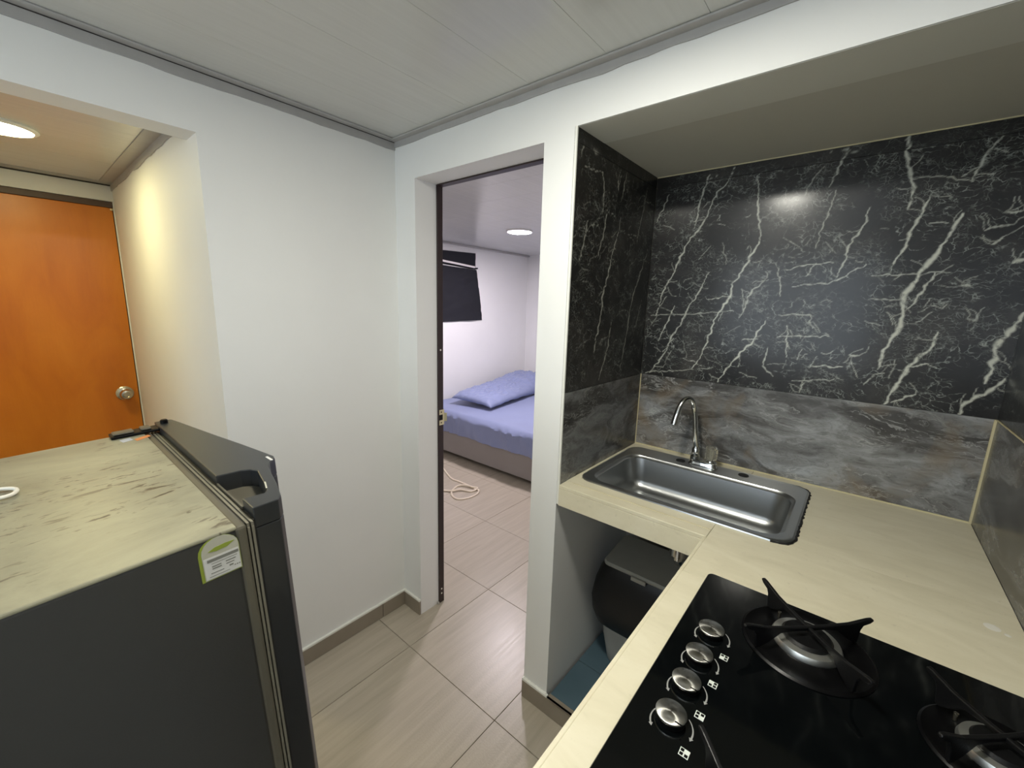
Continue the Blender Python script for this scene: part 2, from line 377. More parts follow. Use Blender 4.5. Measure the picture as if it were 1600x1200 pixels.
# mouldings: flat strip on the ceiling, ragged painted strip on the wall
def ragged(p0, p1, nrm, ztop, w0, seed):
    m = MB(); n = 60; rng = random.Random(seed); vs = []; fs = []
    for i in range(n+1):
        t = i/n; x = p0[0]+(p1[0]-p0[0])*t; y = p0[1]+(p1[1]-p0[1])*t
        d = w0*(1+.28*mnoise.noise(Vector((t*9, seed, 0)))+.12*mnoise.noise(Vector((t*31, seed, 3))))
        for k in (0, .004):
            for z in (ztop, ztop-d): vs.append((x+nrm[0]*k, y+nrm[1]*k, z))
    for i in range(n):
        a = i*4; b = a+4
        fs += [(a+2, b+2, b+3, a+3), (a, a+1, b+1, b), (a+1, a+3, b+3, b+1), (a, b, b+2, a+2)]
    fs += [(0, 2, 3, 1), (n*4, n*4+1, n*4+3, n*4+2)]
    return m.add(vs, fs)
t1 = struct(B(.002, .032, YF, -.032, H-.006, H-.0005).build('trim_1', 'molding', bevel=.002), 'grey ceiling moulding above the white wall by the refrigerator', 'moulding')
ragged((0.0005, YF), (0.0005, 0), (1, 0), H-.0075, .027, 1).build('ragged_edge', 'molding', t1)
B(.0005, .006, YF, 0, H-.0085, H-.0065).build('dark_line', 'joint_dark', t1)
t2 = struct(B(.002, XR, -.030, -.002, H-.006, H-.0005).build('trim_2', 'molding', bevel=.002), 'grey ceiling moulding above the doorway and sink nook', 'moulding')
ragged((0, -.0005), (XR, -.0005), (0, -1), H-.0055, .02, 5).build('ragged_edge', 'molding', t2)
t3 = struct(B(HX, -.10, YO-.05, YO-.0005, HZ-.004, HZ-.0003).build('trim_3', 'molding'), 'grey moulding along the hallway ceiling edge', 'moulding')
ragged((HX, YO-.0005), (-.10, YO-.0005), (0, -1), HZ-.003, .03, 8).build('ragged_edge', 'molding', t3)
t4 = struct(B(HX+.0005, HX+.055, HY, YO-.05, HZ-.004, HZ-.0003).build('trim_4', 'molding'), 'grey moulding above the wooden hallway door', 'moulding')
B(HX+.0005, HX+.004, HY, YO, HZ-.010, HZ-.004).build('dark_line', 'joint_dark', t4)
t5 = struct(B(BX+.0005, BX+.03, TB, BY, BZ-.02, BZ-.0003).build('trim_5', 'molding', bevel=.003), 'thin moulding at the bedroom ceiling above the curtain', 'moulding')

# ------------------------------------------------------------------ floor of square tiles
fl = struct(MB().box(HX-.1, XR+.1, YF, TB, -.05, -.0035).box(BX, XP1, TB, BY, -.05, -.0035).build('floor', 'grout'), 'greige wood-grain porcelain tile floor', 'floor')
cache = {}
def floor_tiles(x0, x1, y0, y1):
    i0 = math.floor((x0-.244)/.5); i1 = math.ceil((x1-.244)/.5); j0 = math.floor((y0+.152)/.5); j1 = math.ceil((y1+.152)/.5)
    for i in range(i0, i1):
        for j in range(j0, j1):
            a = max(x0, .244+.5*i+.001); b = min(x1, .744+.5*i-.001); c_ = max(y0, -.152+.5*j+.001); d = min(y1, .348+.5*j-.001)
            if b-a < .01 or d-c_ < .01: continue
            if a > XP1 and c_ > .3: continue
            if b < -.1 and (d < HY or (YO < c_ and d < .1)): continue
            if b < HX and d < .1: continue
            key = (round(b-a, 4), round(d-c_, 4))
            if key not in cache:
                o = B(0, key[0], 0, key[1], -.009, 0).build('floor_tile', 'floor', fl, bevel=.001, seg=1); cache[key] = o
            else:
                p = cache[key]; o = p.copy(); col.objects.link(o); o.parent = fl
            o.location = (a, c_, 0)
floor_tiles(BX, XR, YF, BY)
# raised nook floor with old blue-green tiles and tiled kerb
nf = struct(B(XP2, XR, .012, D, 0, ZB-.006).build('floor_nook', 'grout'), 'raised blue-green tiled floor under the sink counter', 'floor')
for i in range(5):
    for j in range(3):
        a, b = XP2+.001+.21*i, min(XP2+.21*(i+1)-.002, XR); c_, d = .013+.2*j, min(.013+.2*(j+1)-.003, D)
        if b-a > .02: B(a, b, c_, d, ZB-.008, ZB-.001).build('blue_tile', 'teal', nf, bevel=.001, seg=1)
# skirting
def skirt(name, label, segs, caulk):
    r = None
    for k, s in enumerate(segs):
        o = B(*s, 0, ZB).build(name if k == 0 else 'skirting_tile', 'base', r, bevel=.0015, seg=1)
        if r is None: r = struct(o, label, 'baseboard')
    for s in caulk:
        m = MB(); x0, x1, y0, y1 = s; n = 40; lng = (x1-x0) > (y1-y0)
        for i in range(n):
            t0, t1_ = i/n, (i+1)/n; h = .007+.004*mnoise.noise(Vector((i*.45, x0*7, y0*3)))
            if lng: m.box(x0+(x1-x0)*t0, x0+(x1-x0)*t1_, y0, y1, ZB-.001, ZB+h)
            else: m.box(x0, x1, y0+(y1-y0)*t0, y0+(y1-y0)*t1_, ZB-.001, ZB+h)
        m.build('paint_bead', 'caulk', r)
skirt('baseboard_left', 'greige tile baseboard along the wall beside the refrigerator', [(.0005, .010, -.13, 0), (.0005, .010, -.632, -.132), (.0005, .010, YO, -.634)], [(.0005, .011, YO, 0)])
skirt('baseboard_back', 'short tile baseboard left of the bedroom doorway', [(.011, XJ, -.010, -.0005)], [(.011, XJ, -.011, -.0005)])
skirt('baseboard_pillar', 'tile kerb along the pillar foot and nook floor', [(XP1, 1.25, -.012, -.0005), (1.252, XR, -.012, -.0005), (XP1-.0, XP1+.0005, -.0119, -.0006)], [(XP1, XP2, -.012, -.0005)])
B(XP2+.0, XR, -.012, .012, ZB-.004, ZB).build('kerb_cap', 'base', bpy.data.objects['baseboard_pillar'])

# ------------------------------------------------------------------ marble cladding (veins are print: painted in a mask on the slab)
def pnoise(P, s, seed):
    return np.array([mnoise.noise(Vector((p[0]*s, p[1]*s, seed))) for p in P])
def slab(name, mat, parent, plane, val, a0, a1, z0, z1, sgn, veins=None, net=None, step=.0026, thick=.008):
    # plane 'y': a = x ; plane 'x': a = y.  front face at val, facing -sgn
    veins_ = veins or []
    na = max(1, int((a1-a0)/step)) if veins else 1; nz = max(1, int((z1-z0)/step)) if veins else 1
    A = np.linspace(a0, a1, na+1); Z = np.linspace(z0, z1, nz+1)
    G = np.stack(np.meshgrid(A, Z, indexing='ij'), -1).reshape(-1, 2)
    def P(a, z, d): return (a, val+d, z) if plane == 'y' else (val+d, a, z)
    vs = [P(a, z, 0) for a, z in G]
    idx = lambda i, k: i*(nz+1)+k
    fs = [(idx(i, k), idx(i+1, k), idx(i+1, k+1), idx(i, k+1)) for i in range(na) for k in range(nz)]
    n0 = len(vs); vs += [P(a, z, thick*sgn) for a, z in ((a0, z0), (a1, z0), (a1, z1), (a0, z1))]
    e = [[idx(i, 0) for i in range(na+1)], [idx(na, k) for k in range(nz+1)], [idx(i, nz) for i in range(na, -1, -1)], [idx(0, k) for k in range(nz, -1, -1)]]
    for q in range(4): fs.append(tuple(e[q])+(n0+(q+1) % 4, n0+q))
    fs.append((n0+3, n0+2, n0+1, n0))
    o = MB().add(vs, fs).build(name, mat, parent)
    if veins:
        W = G.copy()
        # cheap coherent wobble from sines, so that printed veins are never straight
        W[:, 0] += .0015*np.sin(G[:, 1]*47+1.3*np.sin(G[:, 0]*19))+.0009*np.sin(G[:, 1]*183+G[:, 0]*40)+.0006*np.sin(G[:, 1]*431+3*np.sin(G[:, 0]*60))
        W[:, 1] += .0013*np.sin(G[:, 0]*43+2+1.1*np.sin(G[:, 1]*21))+.0009*np.sin(G[:, 0]*171-G[:, 1]*37)
        val_ = np.zeros(len(G))
        for pts, wd, st in veins_:
            pts = np.array(pts); L = len(pts)-1
            for k in range(L):
                p, q = pts[k], pts[k+1]; d = q-p; ll = (d@d)+1e-9
                sel = np.nonzero((W[:, 0] > min(p[0], q[0])-.02) & (W[:, 0] < max(p[0], q[0])+.02) & (W[:, 1] > min(p[1], q[1])-.02) & (W[:, 1] < max(p[1], q[1])+.02))[0]
                if not len(sel): continue
                V_ = W[sel]; t = np.clip(((V_-p)@d)/ll, 0, 1); dist = np.hypot(*(V_-p-t[:, None]*d).T)
                tt = (k+t)/L; wl = .78*wd*(.35+.65*np.sin(np.pi*np.clip(tt*.9+.05, 0, 1)))*(1+.35*np.sin(tt*29+wd*999))
                val_[sel] = np.maximum(val_[sel], st*np.clip(1.5-dist/np.maximum(wl, .0011), 0, 1))
        me = o.data
        full = np.zeros(len(me.vertices), dtype=np.float32); full[:len(G)] = val_
        me.attributes.new('vein', 'FLOAT', 'POINT').data.foreach_set('value', full)
        nt = np.full(len(me.vertices), 1.0 if net is None else net, dtype=np.float32)
        me.attributes.new('net', 'FLOAT', 'POINT').data.foreach_set('value', nt)
    return o
def zz(lst, plane, val, ox, oy, sc):
    out = []
    for wd, st, *p in lst:
        q = []
        for k in range(0, len(p), 2):
            w_ = bp(ox+p[k]*sc, oy+p[k+1]*sc, plane, val); q.append((w_[0] if plane == 'y' else w_[1], w_[2]))
        jr = random.Random(len(out)); jq = [q[0]]
        for a_, b_ in zip(q[:-1], q[1:]):                # break every printed vein into short angular pieces
            L_ = math.hypot(b_[0]-a_[0], b_[1]-a_[1]); n = max(1, int(L_/.011)); nx, nz = -(b_[1]-a_[1])/(L_+1e-9), (b_[0]-a_[0])/(L_+1e-9)
            for i in range(1, n+1):
                t_ = i/n; j = jr.gauss(0, .0021) if i < n else 0
                jq.append((a_[0]+(b_[0]-a_[0])*t_+nx*j, a_[1]+(b_[1]-a_[1])*t_+nz*j))
        out.append((jq, wd, st))
        if wd >= .003 and st > .6:                       # thin side branches
            for _ in range(3):
                p0 = jq[jr.randrange(len(jq))]; a2 = jr.uniform(-1, 4); br = [p0]
                for _k in range(3): a2 += jr.gauss(0, .4); br.append((br[-1][0]+.013*math.cos(a2), br[-1][1]+.013*math.sin(a2)))
                out.append((br, .0012, .5))
    return out
back_v = [
 (.003, .8, 265, 205, 235, 300, 215, 370, 205, 425), (.003, .9, 355, 190, 330, 250, 290, 290, 250, 380, 210, 440, 170, 490, 130, 590, 95, 640, 60, 750),
 (.0034, 1, 440, 230, 440, 330, 450, 400, 445, 480, 400, 560, 345, 630, 340, 680, 275, 770, 250, 860, 195, 950), (.003, .8, 260, 590, 210, 680, 160, 760, 120, 830, 80, 910, 35, 965),
 (.003, .8, 465, 620, 420, 660, 385, 735, 370, 760), (.0034, 1, 470, 770, 430, 840, 350, 920, 290, 1000), (.003, .7, 785, 105, 770, 150, 740, 200, 710, 270),
 (.002, .7, 735, 280, 715, 340, 690, 410, 655, 500), (.0022, .55, 690, 195, 650, 240, 620, 300), (.003, .85, 865, 345, 840, 410, 780, 490, 765, 555, 735, 610),
 (.0045, .9, 1012, 65, 1005, 150, 1010, 220, 1025, 270, 1020, 320, 1008, 350), (.0042, .95, 1090, 305, 1065, 360, 1010, 440, 1000, 490, 950, 555),
 (.0062, 1, 1215, 370, 1165, 440, 1100, 540, 1050, 590, 990, 680, 990, 720, 970, 800, 910, 890, 890, 950), (.0034, .9, 1110, 590, 1060, 660, 1010, 725),
 (.005, 1, 1115, 815, 1090, 880, 1010, 940, 960, 1010, 915, 1085), (.0034, .75, 1365, 70, 1300, 150, 1245, 245), (.006, .95, 1445, 735, 1400, 800, 1340, 860, 1320, 950, 1290, 1005),
 (.005, .9, 1370, 985, 1290, 1050, 1220, 1080, 1195, 1125), (.002, .6, 1025, 240, 1130, 230, 1250, 245), (.003, .7, 1290, 430, 1400, 410), (.003, .7, 1370, 365, 1440, 360),
 (.0035, .7, 1320, 485, 1360, 455), (.005, .85, 1395, 555, 1445, 540), (.002, .85, 545, 580, 650, 560, 730, 550), (.002, .8, 520, 570, 525, 680), (.002, .8, 570, 645, 720, 625, 850, 560),
 (.002, .85, 515, 830, 710, 828), (.002, .8, 550, 790, 550, 910), (.0026, .9, 640, 940, 755, 945), (.002, .8, 380, 845, 445, 840), (.0024, .8, 480, 870, 460, 940, 500, 980),
 (.002, .7, 1085, 405, 1160, 405), (.0025, .7, 110, 300, 65, 400), (.0026, .8, 130, 715, 70, 845), (.0026, .8, 1010, 945, 1085, 930), (.003, .85, 945, 1078, 1035, 1045),
 (.002, .8, 520, 750, 640, 748, 645, 800), (.002, .75, 860, 690, 1000, 690), (.002, .75, 870, 600, 1060, 598, 1135, 585), (.003, .7, 600, 1040, 615, 1005), (.0035, .8, 785, 900, 820, 902),
 (.003, .7, 1200, 640, 1235, 640), (.004, .7, 1230, 765, 1265, 770), (.0024, .7, 660, 555, 625, 605), (.002, .7, 570, 995, 730, 992), (.0022, .7, 840, 1010, 880, 970, 915, 970),
 (.003, .6, 1440, 1060, 1420, 1000), (.0022, .7, 255, 690, 350, 675), (.002, .6, 40, 750, 200, 745, 350, 735), (.002, .6, 20, 965, 200, 955)]
rng = random.Random(3)
for k in range(90):                            # short crackle of the print, denser low down
    u = rng.uniform(40, 1100); v = 300+680*rng.random()**.6
    l = rng.uniform(18, 75); a = rng.choice([rng.gauss(.05, .25), rng.gauss(-.9, .3), rng.gauss(.9, .3)])
    p = [u, v]
    for s in range(3):
        a += rng.gauss(0, .35); p += [p[-2]+l/3*math.cos(a), p[-1]+l/3*math.sin(a)]
    back_v.append((rng.uniform(.0008, .0016), rng.uniform(.3, .7), *p))
BV = zz(back_v, 'y', D, 1000, 180, 600/1440)
slab('marble_slab', 'bmarble', wall_nook, 'y', D, XP2+.001, XR, ZDADO+.001, 1.937, 1, BV, 1.0)
slab('marble_slab', 'bmarble', wall_nook, 'y', D, XP2+.001, XR, 1.9385, ZA, 1, BV, .35, .005)
left_v = [(.0035, .75, 215, 355, 190, 450, 165, 560, 155, 640, 135, 740), (.003, .6, 180, 290, 165, 370, 150, 440), (.0028, .5, 305, 230, 285, 320, 270, 400),
 (.003, .65, 300, 440, 265, 540, 250, 600, 235, 700, 215, 800), (.003, .6, 192, 640, 180, 720, 150, 830), (.0028, .6, 165, 180, 168, 240, 165, 300), (.0026, .5, 118, 330, 105, 390, 90, 460),
 (.0026, .5, 240, 180, 230, 230, 220, 270), (.0026, .5, 105, 80, 98, 130), (.0026, .45, 285, 580, 260, 680), (.002, .5, 110, 160, 165, 180), (.006, .55, 135, 105, 150, 118), (.003, .8, 212, 200, 212, 232)]
for k in range(46):
    u = rng.uniform(60, 310); v = rng.uniform(180, 800); l = rng.uniform(15, 50); a = rng.choice([rng.gauss(.2, .3), rng.gauss(-1.2, .3)])
    left_v.append((rng.uniform(.0008, .0015), rng.uniform(.2, .45), u, v, u+l*.5*math.cos(a), v+l*.5*math.sin(a), u+l*math.cos(a+.4), v+l*math.sin(a+.4)))
LV = zz(left_v, 'x', XP2, 860, 180, .5)
slab('marble_slab', 'bmarble', wall_back, 'x', XP2, .001, D-.0015, ZDADO+.001, 1.937, -1, LV, .55, .004)
slab('marble_slab', 'bmarble', wall_back, 'x', XP2, .001, D-.0015, 1.9385, ZA, -1, LV, .3, .006)
RV = [([(.1+.5*rng.random()-.3, 1.25+.6*rng.random())]*1, .003, .7)]
RV = []
for k in range(26):
    y_, z_ = rng.uniform(-.85, .58), rng.uniform(1.22, 1.95); l = rng.uniform(.06, .3); p = [(y_, z_)]; a = rng.gauss(1.1, .25)
    for s in range(4): a += rng.gauss(0, .3); p.append((p[-1][0]+l/4*math.cos(a), p[-1][1]+l/4*math.sin(a)))
    RV.append((p, rng.uniform(.0012, .004), rng.uniform(.4, .8)))
slab('marble_slab', 'bmarble', wall_right, 'x', XR, -.9, D-.0015, ZDADO+.001, ZA, 1, RV, .6, .006)
# lower band of grey marble
slab('grey_marble_tile', 'gmarble', wall_nook, 'y', D-.001, XP2+.002, XR-.002, ZC-.03, ZDADO, 1)
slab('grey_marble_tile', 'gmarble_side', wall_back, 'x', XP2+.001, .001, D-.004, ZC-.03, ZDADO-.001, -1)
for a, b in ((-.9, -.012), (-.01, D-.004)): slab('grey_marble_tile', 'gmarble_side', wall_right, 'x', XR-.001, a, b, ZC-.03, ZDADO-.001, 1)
g = MB().box(XR-.006, XR-.0008, D-.006, D-.0008, ZC, ZDADO).box(XP2+.0008, XP2+.0035, D-.004, D-.0008, ZC, ZDADO)
g.box(XP2, XR, D-.0035, D-.0005, ZC, ZC+.004)
B(XR-.0035, XR-.0005, -.9, D-.007, ZDADO-.001, ZDADO+.0012).build('pale_grout', 'counter_grout', wall_right)
g.build('pale_grout', 'counter_grout', wall_nook)
B(XP2-.006, XP2+.0015, -.0015, .0035, ZC-.07, ZA).build('edge_grout', 'caulk', wall_back)
B(XP2, XR, D-.003, D-.0002, ZA-.003, ZA).build('top_grout', 'counter_grout', wall_nook)

# ------------------------------------------------------------------ door frame of the bedroom, hallway door
df = struct(B(XJ+.0005, XJ+.007, TD, TB, 0, ZD-.001).build('door_1', 'frame', bevel=.001, seg=1), 'dark brown metal door frame of the bedroom doorway', 'door frame')
B(XP1-.007, XP1-.0005, TD, TB, 0, ZD-.001).build('jamb', 'frame', df, bevel=.001, seg=1)
B(XJ+.007, XP1-.007, TD, TB, ZD-.006, ZD-.0005).build('head', 'frame', df)
xs = XJ+.007
sp = MB().box(xs, xs+.0015, .113, .141, .972, .995).box(xs, xs+.0015, .113, .141, .923, .946).box(xs, xs+.0015, .133, .141, .946, .972)
sp = sp.prism([(xs, .141), (xs+.002, .141), (xs+.010, .150), (xs+.008, .151)], 'z', .938, .978).build('strike_plate', 'brass', df)
B(xs-.001, xs+.0006, .114, .133, .946, .972).build('latch_hole', 'hole', sp)
for z in (.984, .934): MB().lathe([(.0035, 0), (.0035, .0019)], (xs, .124, z), (1, 0, 0), 12).build('screw', 'hole', sp)
for z in (.05, .075, 1.27): MB().lathe([(.004, 0), (.004, .0012)], (xs, .122, z), (1, 0, 0), 12).build('paint_chip', 'white', df)
B(XJ+.0005, XJ+.012, TD-.012, TD, 0, .012).build('mortar_lump', 'plaster', df, bevel=.004)

dr = struct(B(HX-.04, HX-.002, -1.498, -.6865, .012, 1.905).build('door_2', 'wood', bevel=.002), 'flat orange varnished wooden door at the end of the hallway', 'door')
B(HX-.03, HX+.004, -1.50, -.6845, 1.906, 1.934).build('lintel_strip', 'lintel', dr, bevel=.002)
B(HX-.035, HX-.001, -.6862, -.6845, 0, 1.905).build('edge_gap', 'joint_dark', dr)
MB().box(HX, HX+.008, -.697, -.686, 1.892, 1.902).build('hinge_pin', 'brass', dr, bevel=.002)
ky, kz = -.743, .948
MB().lathe([(.0, 0), (.036, 0), (.037, .004), (.030, .009), (.016, .011), (.013, .03), (.02, .036), (.027, .046), (.028, .056), (.022, .066), (.014, .068), (.012, .064), (0, .064)], (HX-.002, ky, kz), (1, 0, 0), 32, False).build('door_knob', 'satin', dr, smooth=True)

# ------------------------------------------------------------------ lamps
def lamp(name, label, c, r, mat, z):
    t = thing(name, label, 'lamp', (c[0], c[1], z), 'round ceiling lamps')
    MB().lathe([(r+.012, 0), (r+.014, -.006), (r+.006, -.012), (r, -.012), (r, -.004)], (c[0], c[1], z), n=48, caps=False).build('rim', 'lamp_rim', t, smooth=True)
    MB().lathe([(.001, -.0115), (r*.6, -.0115), (r-.001, -.0105), (r-.001, -.004)], (c[0], c[1], z), n=48, caps=True).build('diffuser', mat, t)
    return t
lamp('ceiling_lamp', 'round flush ceiling lamp mirrored on the black marble above the sink', (1.15, -.62), .085, 'lampK', H)
lamp('ceiling_lamp', 'round flush lamp on the hallway ceiling before the wooden door', (-.735, -1.045), .085, 'lampH', HZ)
pb = bp(812, 361, 'z', BZ)
lamp('ceiling_lamp', 'round flush lamp on the bedroom ceiling seen through the doorway', (pb[0], pb[1]), .10, 'lampB', BZ)

# ------------------------------------------------------------------ countertop
SX0, SX1, SY0, SY1 = .886, 1.508, .084, .542
ct = thing('countertop', 'beige stone tile L-shaped countertop with sink and hob', 'countertop', (XC, 0, 0))
zt = ZC-.012
m = MB().box(XP2+.002, SX0+.012, .004, D-.002, ZC-.07, zt).box(SX1-.012, XR-.002, .004, D-.002, ZC-.07, zt).box(SX0+.012, SX1-.012, .004, SY0+.012, ZC-.07, zt).box(SX0+.012, SX1-.012, SY1-.012, D-.002, ZC-.07, zt)
m.box(XC+.004, 1.40, -.95, .004, ZC-.07, zt).box(1.855, XR-.002, -.95, .004, ZC-.07, zt).box(1.40, 1.855, -.20, .004, ZC-.07, zt).box(1.40, 1.855, -.95, -.745, ZC-.07, zt)
m.build('core', 'plaster', ct)
def ctile(name, boxes, mat='counter', bev=.0015):
    m = MB()
    for b in boxes: m.box(*b)
    return m.build(name, mat, ct, bevel=bev if len(boxes) == 1 else 0, seg=2)
ctile('edge_tile', [(XP2+.002, XC-.001, -.004, .004, ZC-.072, zt-.0003)], bev=.001)
ctile('edge_strip', [(XP2+.002, XC-.001, -.004, .040, zt, ZC)])
ctile('top_tile', [(XP2+.002, SX0+.012, .0415, D-.002, zt, ZC), (SX0+.012, XC-.001, .0415, SY0+.012, zt, ZC), (SX0+.012, XC-.001, SY1-.012, D-.002, zt, ZC)])
ctile('top_tile', [(XC+.0005, SX1-.012, SY1-.012, D-.002, zt, ZC), (XC+.0005, SX1-.012, .1030, SY0+.012, zt, ZC), (SX1-.012, XR-.002, .1030, D-.002, zt, ZC)])
ctile('top_tile', [(XC, XR-.002, -.1910, .1024, zt, ZC)], bev=.0006)
ctile('top_tile', [(XC, 1.40, -.745, -.1922, zt, ZC), (1.40, 1.855, -.20, -.1922, zt, ZC), (1.855, XR-.002, -.745, -.1922, zt, ZC)])
ctile('top_tile', [(XC, XR-.002, -.95, -.7462, zt, ZC)])
ctile('edge_tile', [(XC-.008, XC-.0002, -.192, -.006, ZC-.07, ZC-.0005)]); ctile('edge_tile', [(XC-.008, XC-.0002, -.95, -.1932, ZC-.07, ZC-.0005)])
ctile('edge_tile', [(XC-.008, XR-.002, -.958, -.9505, ZC-.07, ZC-.0005)])
ctile('grout_bead', [(XP2+.03, XC-.003, .0395, .0422, ZC-.002, ZC+.0006)], 'counter_grout', .0004)
for x, y, a in ((1.834, .031, .012), (1.852, .020, .005)):
    MB().lathe([(a, 0), (a*.6, .0006)], (x, y, ZC), n=10).build('paint_fleck', 'white', ct)
struct(B(1.36, XR+.008, -.93, -.84, 0, ZC-.072).build('wall_counter_support', 'paint'), 'low masonry support under the near end of the counter', 'wall')

# ------------------------------------------------------------------ sink
sk = thing('sink', 'stainless steel drop-in kitchen sink set in the beige counter', 'sink', ((SX0+SX1)/2, (SY0+SY1)/2, ZC))
bx0, bx1, by0, by1 = SX0+.032, SX1-.030, SY0+.030, SY1-.092
R_ = [rrect(SX0, SX1, SY0, SY1, .05, ZC+.0006), rrect(SX0+.001, SX1-.001, SY0+.001, SY1-.001, .05, ZC+.004), rrect(SX0+.006, SX1-.006, SY0+.006, SY1-.006, .047, ZC+.0065),
      rrect(SX0+.014, SX1-.014, SY0+.014, SY1-.014, .044, ZC+.0045), rrect(bx0-.008, bx1+.008, by0-.008, by1+.008, .062, ZC+.0045), rrect(bx0-.003, bx1+.003, by0-.003, by1+.003, .060, ZC+.003), rrect(bx0, bx1, by0, by1, .058, ZC-.002)]
for k in range(9):
    t = k/8; R_.append(rrect(bx0+.006+.01*t, bx1-.006-.01*t, by0+.006+.01*t, by1-.006-.01*t, .056, ZC-.006-.075*t))
for k in range(1, 9):
    a = math.radians(90*k/8); q = .045
    R_.append(rrect(bx0+.016+q*(1-math.cos(a)), bx1-.016-q*(1-math.cos(a)), by0+.016+q*(1-math.cos(a)), by1-.016-q*(1-math.cos(a)), .056-.02*k/8, ZC-.081-q*math.sin(a)))
dcx, dcy = 1.195, .29
R_ = [[Vector(p) for p in r] for r in R_]
fin = []
for p in R_[-1]:
    a = math.atan2(p[1]-dcy, p[0]-dcx); fin.append(Vector((dcx+.045*math.cos(a), dcy+.045*math.sin(a), ZC-.130)))
R_.append(fin)
bowl = MB().loft(R_, False, False).build('basin', 'steel', sk, smooth=True, recalc=False)
MB().lathe([(.046, 0), (.044, .003), (.034, .001), (.03, -.008), (.0, -.008)], (dcx, dcy, ZC-.130), n=32, caps=False).build('strainer', 'chrome', sk, smooth=True)
# black sealant around the right end and back corner
rg = random.Random(5); path = [p for p in rrect(SX0, SX1, SY0, SY1, .05, ZC+.002, 10)]
sel = [p for p in path if p[0] > SX1-.055]
sel = sorted(sel, key=lambda p: math.atan2(p[1]-.31, p[0]-1.3))
fine = []
for a, b in zip(sel[:-1], sel[1:]):
    n = max(1, int((Vector(a)-Vector(b)).length/.006))
    for k in range(n): fine.append(Vector(a).lerp(Vector(b), k/n)+Vector((rg.uniform(-.001, .003), rg.uniform(-.002, .002), -.001)))
MB().tube(fine, [rg.uniform(.0022, .0042) for _ in fine], 7).build('sealant', 'sealant', sk, smooth=True)
for x, y in ((1.098, .497), (1.313, .508)):
    MB().lathe([(.017, 0), (.016, .003), (0, .0035)], (x, y, ZC+.0045), n=24, caps=False).build('hole_cover', 'sealant', sk, smooth=True)
# waste pipe below
px_, py_ = 1.187, .285
d_ = MB().lathe([(.042, -.134), (.042, -.150), (.026, -.160), (.020, -.165), (.020, -.222), (.030, -.226), (.030, -.252), (.019, -.256), (.019, -.27), (0.001, -.27)], (px_, py_, ZC), n=24).build('waste_pipe', 'chrome', sk, smooth=True)
MB().tube(spline([(px_, py_, ZC-.25), (px_, py_+.008, ZC-.283), (px_, py_+.04, ZC-.288), (px_, py_+.12, ZC-.275), (px_, D+.004, ZC-.27)], 6), .017, 14).build('trap', 'chrome', sk, smooth=True)

# ------------------------------------------------------------------ faucet
zl = ZC+.0045; fx, fy = 1.178, .500
fc = thing('faucet', 'chrome gooseneck faucet with a clear knob on the sink ledge', 'faucet', (fx, fy, zl))
rr = [rrect(fx-.052, fx+.052, fy-.022, fy+.022, .021, zl), rrect(fx-.052, fx+.052, fy-.022, fy+.022, .021, zl+.008), rrect(fx-.048, fx+.048, fy-.019, fy+.019, .0185, zl+.013), rrect(fx-.047, fx+.047, fy-.018, fy+.018, .0175, zl+.022), rrect(fx-.042, fx+.042, fy-.014, fy+.014, .0135, zl+.026)]
MB().loft(rr).build('base_plate', 'chrome', fc, smooth=True)
sx = fx-.030
MB().lathe([(.018, .024), (.018, .034), (.0145, .038), (.0145, .062), (.011, .068), (.0105, .07)], (sx, fy, zl), n=24).build('spout_socket', 'chrome', fc, smooth=True)
pts = spline([(sx, fy, zl+.06), (sx-.010, fy, zl+.13), (sx-.020, fy, zl+.20), (sx-.027, fy-.008, zl+.236), (sx-.040, fy-.024, zl+.250), (sx-.052, fy-.044, zl+.240), (sx-.060, fy-.060, zl+.208), (sx-.066, fy-.072, zl+.165)], 8)
MB().tube(pts, [.0098]*(len(pts)-14)+[.0098+.0018*min(1, k/6) for k in range(14)], 16).build('spout', 'chrome', fc, smooth=True)
MB().lathe([(.0122, 0), (.0122, .014), (.010, .014), (.010, .004)], Vector(pts[-1])+Vector((.001, .002, .004)), (-.15, -.3, -1), 20).build('aerator', 'chrome', fc, smooth=True)
hx = fx+.024
MB().lathe([(.017, .024), (.016, .029), (.008, .030)], (hx, fy, zl), n=20).build('valve_stem', 'chrome', fc, smooth=True)
prof = [(.014, .030), (.0205, .034), (.0225, .052), (.0215, .074), (.017, .081), (.0, .082)]
MB().lathe(prof, (hx, fy, zl), n=10, caps=False).build('clear_knob', 'acrylic', fc)
MB().lathe([(.008, .034), (.008, .072), (.0, .073)], (hx, fy, zl), n=12, caps=False).build('knob_core', 'satin', fc, smooth=True)

